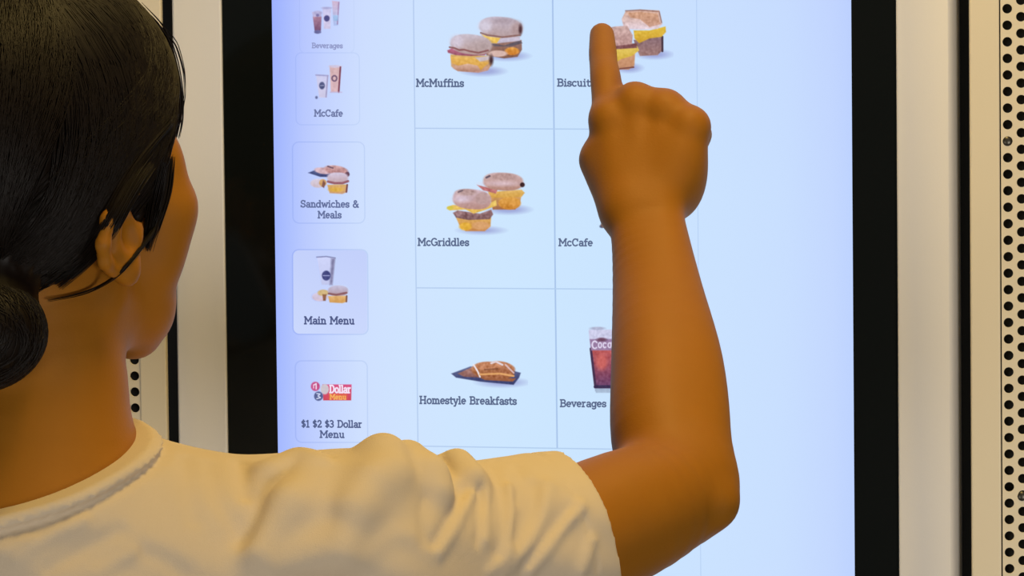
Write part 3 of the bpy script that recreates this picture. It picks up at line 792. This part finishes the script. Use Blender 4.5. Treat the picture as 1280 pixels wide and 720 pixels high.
def ear(sg):
    o = lambda x, y, z: (sg * (70 + (x - 70) * .9), 7 + 1.1 * y + .3 * z, -3 + .74 * z)
    rim = [(70, 6, 29), (74, 2, 33), (80, -11, 33), (84, -20, 22), (84, -22, 6), (80, -17, -8), (75, -9, -17)]
    it = [(hell(o(72, -6, 4), (7.5, 15, 22)), .006)]
    for a, b in zip(rim[:-1], rim[1:]): it.append((hcap(o(*a), o(*b), 3.9, 3.9), .003))
    anti = [(76, -4, 24), (79, -11, 12), (77, -10, -2), (74, -3, -10)]
    for a, b in zip(anti[:-1], anti[1:]): it.append((hcap(o(*a), o(*b), 3.0, 3.0), .003))
    it.append((hell(o(81, 1, 2), (7.5, 7.5, 11)), .004, 1))
    it.append((hcap(o(71, 8, -2), o(70, 9, 4), 4, 4), .004))
    it.append((hell(o(72, 3, -22), (5.5, 8.0, 9.0)), .006))
    return it
for sg in (-1, 1):
    ear_group = Un(ear(sg)); face.append((ear_group, .006))

# ------------------------------------------------------------------ torso, arms (joints read off the photograph, metres)
NB = at(52, 600, -0.50)                   # base of the neck
SH = at(432, 708, -0.44); BI = at(650, 692, -0.355); TR = at(780, 645, -0.30); EL = at(853, 610, -0.255)
cx = at(40, 700, -0.5)[0]
neck = [(Chain([(H(0, -20, -20), .0525), (at(51, 480, -0.487), .0475), (at(50, 560, -0.494), .0485), (at(45, 720, -0.50), .058)]), .02),
        (Cap(at(48, 600, -0.494), at(45, 720, -0.50), .0495, .058), .02)]
traps = [(Cap(at(64, 658, -.495), at(275, 714, -.475), .044, .044), .02), (Cap(at(24, 658, -.51), at(-190, 714, -.53), .044, .044), .02),
         (Cap(at(60, 698, -.49), SH, .052, .050), .025), (Cap(at(40, 700, -.50), at(-350, 720, -.54), .054, .048), .03)]
trunk = [(Ell((cx, -.485, 1.13), (.150, .098, .23)), .05), (Ell((cx, -.485, .90), (.158, .112, .15)), .05)]
upper_r = [(Chain([(SH, .052), (BI, .0425), (TR, .0395), (EL, .0335)]), .03)]
LS = at(-350, 728, -.54); LE = np.array((LS[0] - .03, -.56, 1.01)); LW = np.array((LS[0] - .01, -.47, .79))
upper_l = [(Cap(LS, LE, .048, .036), .03)]
fore_l = [(Cap(LE, LW, .037, .024), .02)]
hand_l = [(Ell(LW + (0, .02, -.05), (.018, .035, .05)), .02)]
for k in range(4):
    b = LW + (0, .045 - .018 * k, -.085); m_ = b + (.004, .004, -.04); e_ = m_ + (.012, 0, -.028)
    hand_l += [(Cap(b, m_, .0088, .008), .004), (Cap(m_, e_, .008, .007), .004)]
hand_l += [(Cap(LW + (.004, .045, -.03), LW + (.012, .068, -.065), .012, .009), .01), (Cap(LW + (.012, .068, -.065), LW + (.016, .07, -.095), .009, .0075), .004)]

def cp(u, v, y): return at(u, v, y)
forearm = [
    (Chain([(cp(789, 262, -.096), .0165), (cp(798, 300, -.110), .0178), (cp(812, 365, -.138), .0240), (cp(823, 455, -.19), .0298), (cp(828, 545, -.235), .0318), (cp(846, 608, -.255), .0320)]), .012),
    (Chain([(cp(823, 262, -.096), .0155), (cp(830, 300, -.112), .0165), (cp(842, 365, -.142), .0190), (cp(861, 455, -.19), .0218), (cp(871, 545, -.235), .0210), (cp(873, 618, -.262), .0170)]), .012),
    (Ell(cp(897, 632, -.272), (.0100, .0100, .0100)), .014),
]
# right hand, seen from its back: index stretched to the glass, the other fingers curled into the palm
K_I, K_M, K_R, K_P = cp(763, 150, -.068), cp(794, 129, -.066), cp(831, 138, -.070), cp(862, 158, -.078)
palm = [
    (Cap(cp(789, 262, -.096), K_I, .0165, .0132), .010), (Cap(cp(802, 262, -.097), K_M, .0155, .0130), .006),
    (Cap(cp(813, 262, -.097), K_R, .0150, .0125), .006), (Cap(cp(823, 262, -.096), K_P, .0155, .0128), .006),
    (Ell(cp(806, 205, -.066), (.034, .016, .042)), .010),
    (Cap(cp(782, 262, -.092), cp(752, 200, -.070), .0165, .0150), .010),      # thumb metacarpal
    (Ell(cp(848, 215, -.078), (.0185, .017, .030)), .014),                     # heel on the little-finger side
    (Cap(K_M, K_R, .0128, .0124), .006), (Cap(K_R, K_P, .0124, .0122), .006),
    (Ell(K_I + (0, -.0045, .0), (.0105, .0105, .0105)), .008), (Ell(K_M + (0, -.0050, -.001), (.0098, .0098, .0098)), .008),
    (Ell(K_R + (0, -.0045, -.001), (.0092, .0092, .0092)), .008), (Ell(K_P + (0, -.0040, -.001), (.0085, .0085, .0085)), .008),
]
finger_i = Un([(Chain([(K_I, .0128), (cp(759.5, 122, -.055), .0108), (cp(757, 98, -.043), .0105), (cp(754.5, 80, -.031), .0096), (cp(753.5, 66, -.022), .0096), (cp(752.5, 44, -.0090), .0085)], 4), .004)])
def curled(K, p1, p2, tip, r):
    return Un([(Cap(K, p1, r * 1.12, r), .004), (Cap(p1, p2, r, r * .94), .004), (Cap(p2, tip, r * .94, r * .86), .004)])
finger_m = curled(K_M, cp(792, 122, -.028), cp(796, 160, -.018), cp(798, 178, -.036), .0098)
finger_r = curled(K_R, cp(829, 131, -.030), cp(828, 168, -.020), cp(826, 186, -.040), .0095)
finger_p = curled(K_P, cp(872, 168, -.040), cp(866, 196, -.030), cp(856, 208, -.046), .0088)
thumb = Un([(Cap(cp(752, 200, -.070), cp(762, 168, -.044), .0120, .0105), .005), (Cap(cp(762, 168, -.044), cp(786, 160, -.022), .0105, .0088), .004)])
hand_r = palm + [(finger_i, .006), (finger_m, .005), (finger_r, .005), (finger_p, .006), (thumb, .005)]

body_un = Un(face + neck + traps + trunk + upper_r + forearm + hand_r + upper_l + fore_l + hand_l)
WAIST = 0.93
def body_f(P, c, R):
    d = body_un.ev(P, c, R)
    return np.maximum(d, WAIST - P[:, 2])

print('body nets', time.time() - T0)
person = empty('person', (cx, -.47, 0))
tag(person, 'person with tied back dark hair and white t-shirt touching the kiosk screen', 'person')
BLO, BHI = (-0.60, -0.66, 0.92), (0.24, 0.02, 1.70)
V, F = surface(body_f, BLO, BHI, 0.0021)
body = link('body', fast_mesh('body', V, F), M['skin'], person)
print('body', len(F), time.time() - T0)

# ------------------------------------------------------------------ t-shirt
sleeve_ax = np.array(TR - BI); sleeve_ax /= np.linalg.norm(sleeve_ax)
lsl_ax = (LE - LS) / np.linalg.norm(LE - LS)
sleeve_r = [(Cap(SH, BI, .054, .0455), .03), (Cap(BI + (0, 0, -.001), TR + (0, 0, -.006), .0455, .0465), .02)]
shirt_base = Un(traps + trunk + sleeve_r + [(Cap(LS, LE, .054, .052), .03)] + neck[1:])
SL_P = at(736, 650, -.345); hem_ax = sleeve_ax * (1, .55, 1); hem_ax /= np.linalg.norm(hem_ax)                # sleeve hem
A_, B_, L_ = at(182, 539, -.488), at(8, 640, -.568), at(-96, 606, -.512)
cn = np.cross(B_ - A_, L_ - A_); cn /= np.linalg.norm(cn)
if cn[2] < 0: cn = -cn
def collar_d(P): return (P - A_) @ cn
folds = []
def fold(pts, r, k=.012, lift=0.0):
    w = []
    for u, v in pts:
        q = march(lambda P, c, R: shirt_base.ev(P, c, R) - .0075, u, v)
        if q is not None: w.append(q)
    for a, b in zip(w[:-1], w[1:]): folds.append((Cap(a + (0, lift * .3, lift), b + (0, lift * .3, lift), r, r * .9), k))
FOLDS = True
if FOLDS:
    fold([(478, 574), (462, 606), (440, 640), (425, 690)], .0085, .018)
    fold([(480, 574), (492, 596)], .010, .02, .001)
    fold([(512, 572), (535, 596), (546, 616)], .0085, .014, .001)
    fold([(572, 580), (590, 598)], .0075, .014, .001)
    fold([(395, 586), (360, 632), (322, 690)], .0080, .020)
    fold([(370, 578), (340, 590)], .007, .016)
    fold([(420, 690), (340, 712)], .006, .016)
creases = []                              # fine drag lines: (chain, half width, depth); negative depth = ridge
def crease(pts, w, depth):
    q = [march(lambda P, c, R: shirt_base.ev(P, c, R) - .0075, u, v) for u, v in pts]
    q = [p for p in q if p is not None]
    if len(q) > 1: creases.append((Chain([(p, 0.0) for p in q], 4), w, depth))
for pts, w, dp in (
    ([(484, 572), (466, 596), (446, 626), (428, 654)], .0075, .0030), ([(530, 604), (528, 640), (530, 676)], .0045, .0016),
    ([(590, 618), (572, 652), (550, 690)], .0034, -.0030), ([(580, 612), (562, 648), (542, 680)], .0034, .0022),
    ([(604, 596), (609, 636), (606, 676)], .0028, -.0024), ([(597, 600), (600, 640), (596, 676)], .0030, .0016), ([(637, 606), (640, 650), (634, 692), (612, 716)], .0030, -.0026), ([(626, 612), (629, 652), (622, 690)], .0040, .0018),
    ([(684, 606), (676, 648), (652, 690), (628, 716)], .0055, -.0024), ([(668, 606), (664, 640), (646, 676)], .0055, .0028),
    ([(726, 632), (700, 664), (662, 714)], .0036, -.0036), ([(716, 634), (692, 664), (656, 706)], .0036, .0020), ([(742, 676), (726, 716)], .0040, -.0026),
    ([(372, 584), (346, 612), (318, 648), (304, 676)], .0070, .0030), ([(394, 606), (362, 640), (318, 690)], .0060, -.0022),
    ([(302, 578), (304, 600), (308, 618)], .0045, .0026), ([(232, 572), (236, 604), (244, 646)], .0050, .0018), ([(262, 580), (272, 620), (300, 664)], .0050, .0014),
    ([(410, 580), (404, 594)], .0045, .0026), ([(556, 578), (562, 596), (572, 612)], .0040, .0022), ([(616, 582), (622, 600)], .0035, .0018), ([(646, 582), (652, 600), (650, 622)], .0040, .0018),
    ([(20, 700), (60, 672), (104, 652)], .0036, -.0030), ([(2, 692), (40, 676)], .0034, -.0026), ([(60, 712), (96, 690), (150, 664)], .0040, .0020), ([(180, 690), (206, 700), (230, 716)], .0050, .0018), ([(120, 716), (168, 690)], .0040, -.0018),
    ([(450, 700), (500, 668), (540, 690)], .0060, -.0014), ([(330, 700), (400, 680)], .0060, -.0016)):
    crease(pts, w, dp)
fold_un = Un(folds) if folds else None
def shirt_f(P, c, R):
    b = shirt_base.ev(P, c, R)
    cd = collar_d(P)
    nd = neck[0][0].ev(P.copy(), P.mean(0), 9.0)
    cw = np.clip((.034 - nd) / .010, 0, 1)
    cd = np.where(nd < .05, cd, np.minimum(cd, -.0001) )
    band = np.clip((cd + .0065) / .0016, 0, 1) * .0028 * cw + np.exp(-((cd + .0088) / .0018) ** 2) * -.0022 * cw
    wob = .0016 * np.sin(P[:, 0] * 61 + 3 * np.sin(P[:, 2] * 43)) * np.sin(P[:, 2] * 57 + P[:, 0] * 23)
    out = b - .0075 - band - wob
    if fold_un is not None:
        lb = np.linalg.norm(c - fold_un.c) - fold_un.r - R
        if lb < CUT:
            fd = fold_un.ev(P, c, R); k = .014
            h = np.clip(.5 + .5 * (out - fd) / k, 0, 1); out = out * (1 - h) + fd * h - k * h * (1 - h)
    for ch, w, dp in creases:
        if np.linalg.norm(c - ch.c) - ch.r - R > .02: continue
        cdist = ch.ev(P, c, R); out = out + dp * np.exp(-(cdist / w) ** 2)
    hem = (P - SL_P) @ hem_ax
    on_r = (P[:, 0] > SH[0])
    hemb = 0 * hem + np.where(on_r, np.exp(-((hem + .018) / .0012) ** 2) * .0010, 0)
    out = out + hemb
    d = np.maximum(out, -(b + .0015))
    d = np.maximum(d, cd)
    d = np.maximum(d, np.where(on_r, hem, -1))
    lh = (P - (LS + lsl_ax * .17)) @ lsl_ax
    d = np.maximum(d, np.where(P[:, 0] < LS[0] + .035, lh, -1))
    return np.maximum(d, .86 - P[:, 2])
V, F = surface(shirt_f, (-0.60, -0.68, 0.84), (0.14, -0.24, 1.52), 0.0023)
shirt = link('t_shirt', fast_mesh('t_shirt', V, F), M['shirt'], person)
print('shirt', len(F), time.time() - T0)

# ------------------------------------------------------------------ trousers and shoes (below the frame)
hipx = .085
tr = Un([(Ell((cx, -.485, .90), (.156, .110, .14)), .04)] + [(Cap((cx + s * hipx, -.485, .84), (cx + s * .095, -.48, .47), .088, .064), .03) for s in (-1, 1)] + [(Cap((cx + s * .095, -.48, .47), (cx + s * .10, -.49, .085), .064, .052), .02) for s in (-1, 1)])
V, F = surface(lambda P, c, R: np.maximum(np.maximum(tr.ev(P, c, R), P[:, 2] - .93), .07 - P[:, 2]), (cx - .25, -.66, .04), (cx + .25, -.32, 1.02), .007)
link('trousers', fast_mesh('trousers', V, F), M['denim'], person)
for s in (-1, 1):
    x = cx + s * .10
    sh = Un([(Cap((x, -.50, .035), (x + s * .01, -.36, .030), .040, .036), .02), (Cap((x, -.50, .05), (x, -.50, .10), .040, .038), .03), (Ell((x + s * .005, -.42, .012), (.044, .125, .016)), .01)])
    V, F = surface(lambda P, c, R: np.maximum(sh.ev(P, c, R), .0005 - P[:, 2]), (x - .08, -.60, -.02), (x + .08, -.28, .16), .006)
    link('shoe', fast_mesh('shoe', V, F), M['rubber'], person)

# ------------------------------------------------------------------ hair
HO_ = HO
def loc(P): return (P - HO_) @ HM.T * 1000.0
cran_un = Un([(hell((0, -14, 57), (84, 103, 99)), .01), (hell((0, 29, 63), (77, 73, 85)), .02)])
hairline = np.array([(104, 150), (88, 104), (76, 76), (70, 56), (55, 38), (45, 12), (31, -2), (22, -6), (19, 4), (22, 22), (14, 30), (-2, 26), (-14, 10), (-22, -3), (-38, -12), (-48, -20), (-77, -20), (-150, -20), (-150, 190), (104, 190)], float)
def poly_sdf(y, z, pts):
    d = np.full(y.shape, 1e9); ins = np.zeros(y.shape, bool); n = len(pts)
    for i in range(n):
        a, b = pts[i], pts[(i + 1) % n]; e = b - a
        wy, wz = y - a[0], z - a[1]
        t = np.clip((wy * e[0] + wz * e[1]) / (e @ e), 0, 1)
        d = np.minimum(d, (wy - e[0] * t) ** 2 + (wz - e[1] * t) ** 2)
        ins ^= ((a[1] > z) != (b[1] > z)) & (y < a[0] + (z - a[1]) / (e[1] if abs(e[1]) > 1e-9 else 1e-9) * e[0])
    d = np.sqrt(d)
    return np.where(ins, -d, d)
BUN = at(-36, 416, -.555)
bun = Ell(BUN, (.040, .036, .032))
def hair_shell(P, c, R):
    d = cran_un.ev(P, c, R)
    q = loc(P)
    ph = poly_sdf(q[:, 1], q[:, 2], hairline) * .001
    k = .010
    m = np.maximum(d, ph); h = np.maximum(k - np.abs(d - ph), 0) / k
    return m + h * h * k * .25
def hair_f(P, c, R):
    d = hair_shell(P, c, R)
    e = bun.ev(P, c, R); k = .02
    h = np.clip(.5 + .5 * (d - e) / k, 0, 1); d = d * (1 - h) + e * h - k * h * (1 - h)
    q = loc(P)
    # combed-back locks: shallow grooves that run from the hairline to the bun
    an = np.arctan2(q[:, 2] + 40, q[:, 1] + 95) + .004 * q[:, 0]
    w = np.clip(e / .012, 0, 1)
    return d + w * .0007 * np.sin(an * 64 + 2 * np.sin(an * 17)) + w * .0004 * np.sin(an * 131)
V, F = surface(hair_f, HO - .16, HO + (.16, .16, .17), .0024)
hair = link('hair', fast_mesh('hair', V, F), M['hair'], person)
print('hair', len(F), time.time() - T0)

def ribbon_bundle(name, strands, rad, material, parent):
    VV = []; FF = []
    for pts in strands:
        n = len(pts); b = len(VV)
        for i, p in enumerate(pts):
            t = pts[min(i + 1, n - 1)] - pts[max(i - 1, 0)]; t = t / (np.linalg.norm(t) + 1e-12)
            a = np.cross(t, (0.2, -0.9, 0.3)); a /= np.linalg.norm(a) + 1e-12; b2 = np.cross(t, a)
            r = rad * (1 - .75 * (i / (n - 1)) ** 2) * min(1, .25 + i / (n - 1) * 5)
            for k in range(3):
                an = 2.094 * k; VV.append(p + r * (a * math.cos(an) + b2 * math.sin(an)))
        for i in range(n - 1):
            for k in range(3):
                k2 = (k + 1) % 3
                FF.append((b + 3 * i + k, b + 3 * i + k2, b + 3 * i + 3 + k2, b + 3 * i + 3 + k))
    o = link(name, fast_mesh(name, np.array(VV), np.array(FF)), material, parent)
    return o

def push(P, f, off):                      # move points onto the level `off` of f
    P = P.copy()
    for _ in range(4):
        d = f(P); g = np.stack([f(P + e) - d for e in np.eye(3) * .0008], -1)
        g /= np.linalg.norm(g, axis=1)[:, None] + 1e-9
        P += g * (off - d)[:, None]
    return P
rs = np.random.RandomState(3)
cf = lambda P: cran_un.ev(P.copy(), HO, 9.0) if False else cran_un.ev(P.copy(), cran_un.c, .2)
hl = np.array([(76, 84), (68, 60), (52, 40), (40, 14), (22, 26), (2, 18)])
NS, NQ = 3000, 15
paths = np.zeros((NS, NQ, 3)); offs = np.zeros((NS, NQ)); qs = np.linspace(0, 1, NQ)
for n_ in range(NS):
    sg = 1 if rs.rand() < .75 else -1
    if n_ % 2:                           # from the parting down past the temple, then swept back over the ear to the bun
        s = rs.rand() ** .8 * 4.999; i = int(s); y, z = hl[i] + (hl[i + 1] - hl[i]) * (s - i)
        dep = rs.rand() ** 1.2 * 36
        T = H(sg * 66, y - 2 - dep * .8, z + dep * .6 + rs.randn() * .8)
        S = H(sg * (4 + dep * .5), 84 - s * 17 - dep * .6, 150)
    else:                                # the back of the head, combed straight down to the bun
        a, b = rs.rand(2)
        S = H(sg * (2 + 44 * a), 14 - 80 * b, 150); T = H(sg * (12 + 66 * a), -22 - 62 * b, 44 + 26 * (1 - b))
    en = BUN + rs.randn(3) * .010
    P_ = S * ((1 - qs) ** 2)[:, None] + (2 * T - .5 * (S + en)) * (2 * qs * (1 - qs))[:, None] + en * (qs ** 2)[:, None]
    dv = P_ - HO; paths[n_] = HO + dv / np.linalg.norm(dv, axis=1)[:, None] * .105
    offs[n_] = .0004 + rs.rand() * .0014
paths = push(paths.reshape(-1, 3), cf, offs.ravel()).reshape(NS, NQ, 3)
strands = [p[:-1] for p in paths]
for _ in range(420):                      # strands wound round the bun
    ax = np.array((rs.randn() * .35, 1, rs.randn() * .35)); ax /= np.linalg.norm(ax)
    e1 = np.cross(ax, (0, 0, 1)); e1 /= np.linalg.norm(e1); e2 = np.cross(ax, e1)
    a0 = rs.rand() * 6.28; la = rs.uniform(-.95, .95); rr_ = math.sqrt(1 - la * la)
    strands.append(np.array([BUN + (ax * la + (e1 * math.cos(a0 + t) + e2 * math.sin(a0 + t)) * rr_) * np.array((.040, .036, .032)) * (1.008 + .02 * rs.rand() * 0) for t in np.linspace(0, 2.6, 14)]))
o = ribbon_bundle('hair_strands', strands, .0005, M['hair'], hair); o['kind'] = 'stuff'
print('strands', time.time() - T0)

def lock(pix, off, r0, n=9, spread=.0016, seed=1, ys=None):
    rr = np.random.RandomState(seed); base = []
    for k, (u, v) in enumerate(pix):
        if ys is not None: p = at(u, v, ys[k])
        else:
            p = march(body_f, u, v)
            p = at(u, v, -.45) if p is None else p - ray(u, v) * off
        base.append(p)
    base = np.array(base); out = []
    tt = np.linspace(0, len(base) - 1, 26); fine = np.stack([np.interp(tt, np.arange(len(base)), base[:, k]) for k in range(3)], -1)
    for _ in range(3): fine[1:-1] = (fine[:-2] + 2 * fine[1:-1] + fine[2:]) / 4
    for _ in range(n):
        o1 = rr.randn(3) * spread; o2 = rr.randn(3) * spread; w = np.linspace(0, 1, len(fine))[:, None]
        out.append(fine + o1 * (1 - w) + o2 * w * .6)
    return ribbon_bundle('hair_lock', out, r0, M['hair'], hair)
lock([(212, 238), (206, 262), (192, 290), (172, 316), (152, 341), (126, 358), (100, 369), (60, 376)], .004, .00042, 9, .0008, 2)
def sheet_lock(A, B, n, off, r0, seed):       # strands spread between two guide lines, lying on head, ear and hair
    rr = np.random.RandomState(seed); A, B = np.array(A, float), np.array(B, float)
    both = lambda P, c, R: np.minimum(body_f(P, c, R), hair_f(P, c, R))
    def lay(G):
        out = []
        for u, v in G:
            p = march(both, u, v); out.append(at(u, v, -.45) if p is None else p - ray(u, v) * off)
        return np.array(out)
    g = [lay(A + (B - A) * t) for t in (0, .33, .67, 1)]
    out = []
    tt = np.linspace(0, len(A) - 1, 20)
    for _ in range(n):
        t = rr.rand() * 3; i = min(int(t), 2); f = t - i
        base = g[i] * (1 - f) + g[i + 1] * f
        fine = np.stack([np.interp(tt, np.arange(len(base)), base[:, k]) for k in range(3)], -1)
        for _k in range(3): fine[1:-1] = (fine[:-2] + 2 * fine[1:-1] + fine[2:]) / 4
        out.append((fine + rr.randn(3) * .0009)[:int(20 - 7 * rr.rand() ** 2)])
    return ribbon_bundle('hair_lock', out, r0, M['hair'], hair)
sheet_lock([(217, 168), (190, 212), (168, 244), (146, 290), (112, 334), (66, 369)], [(212, 150), (170, 196), (146, 236), (122, 280), (92, 320), (48, 352)], 260, .003, .0005, 11)
sheet_lock([(216, 196), (213, 238), (203, 270), (191, 298), (184, 318)], [(198, 206), (190, 236), (185, 262), (182, 288), (181, 312)], 150, .003, .00045, 12)
lock([(196, 30), (220, 54), (230, 88), (232, 116), (228, 140)], 0, .00035, 5, .0007, 4, ys=[-.44, -.435, -.43, -.428, -.425])
lock([(176, 12), (205, 40), (220, 80), (226, 118), (226, 148), (220, 172)], 0, .0005, 24, .0016, 5, ys=[-.45, -.44, -.433, -.428, -.425, -.423])

for sg in (-1, 1):
    bm = bmesh.new(); bmesh.ops.create_uvsphere(bm, u_segments=40, v_segments=24, radius=.0118)
    gaze = Vector(HF * .96 + HU * .10)
    me = bpy.data.meshes.new('eye'); bm.to_mesh(me); bm.free(); me.shade_smooth()
    me.materials.append(M['eye']); me.materials.append(M['iris'])
    for pl in me.polygons: pl.material_index = 1 if pl.center.normalized().dot(gaze.normalized()) > .86 else 0
    o = link('eye', me, None, None); o.location = H(sg * 30, 74.6, 25.0); o.parent = body
    me2 = tube_mesh('eyebrow', [H(sg * (16 + 7.4 * k), 86 - [0, .4, 2.2, 5.5, 11][k], 41 + [0, 2, 3, 2.4, 0][k]) for k in range(5)], [.002, .0028, .0026, .002, .0008], 8)
    link('eyebrow', me2, M['hair'], body)
print('done', time.time() - T0)
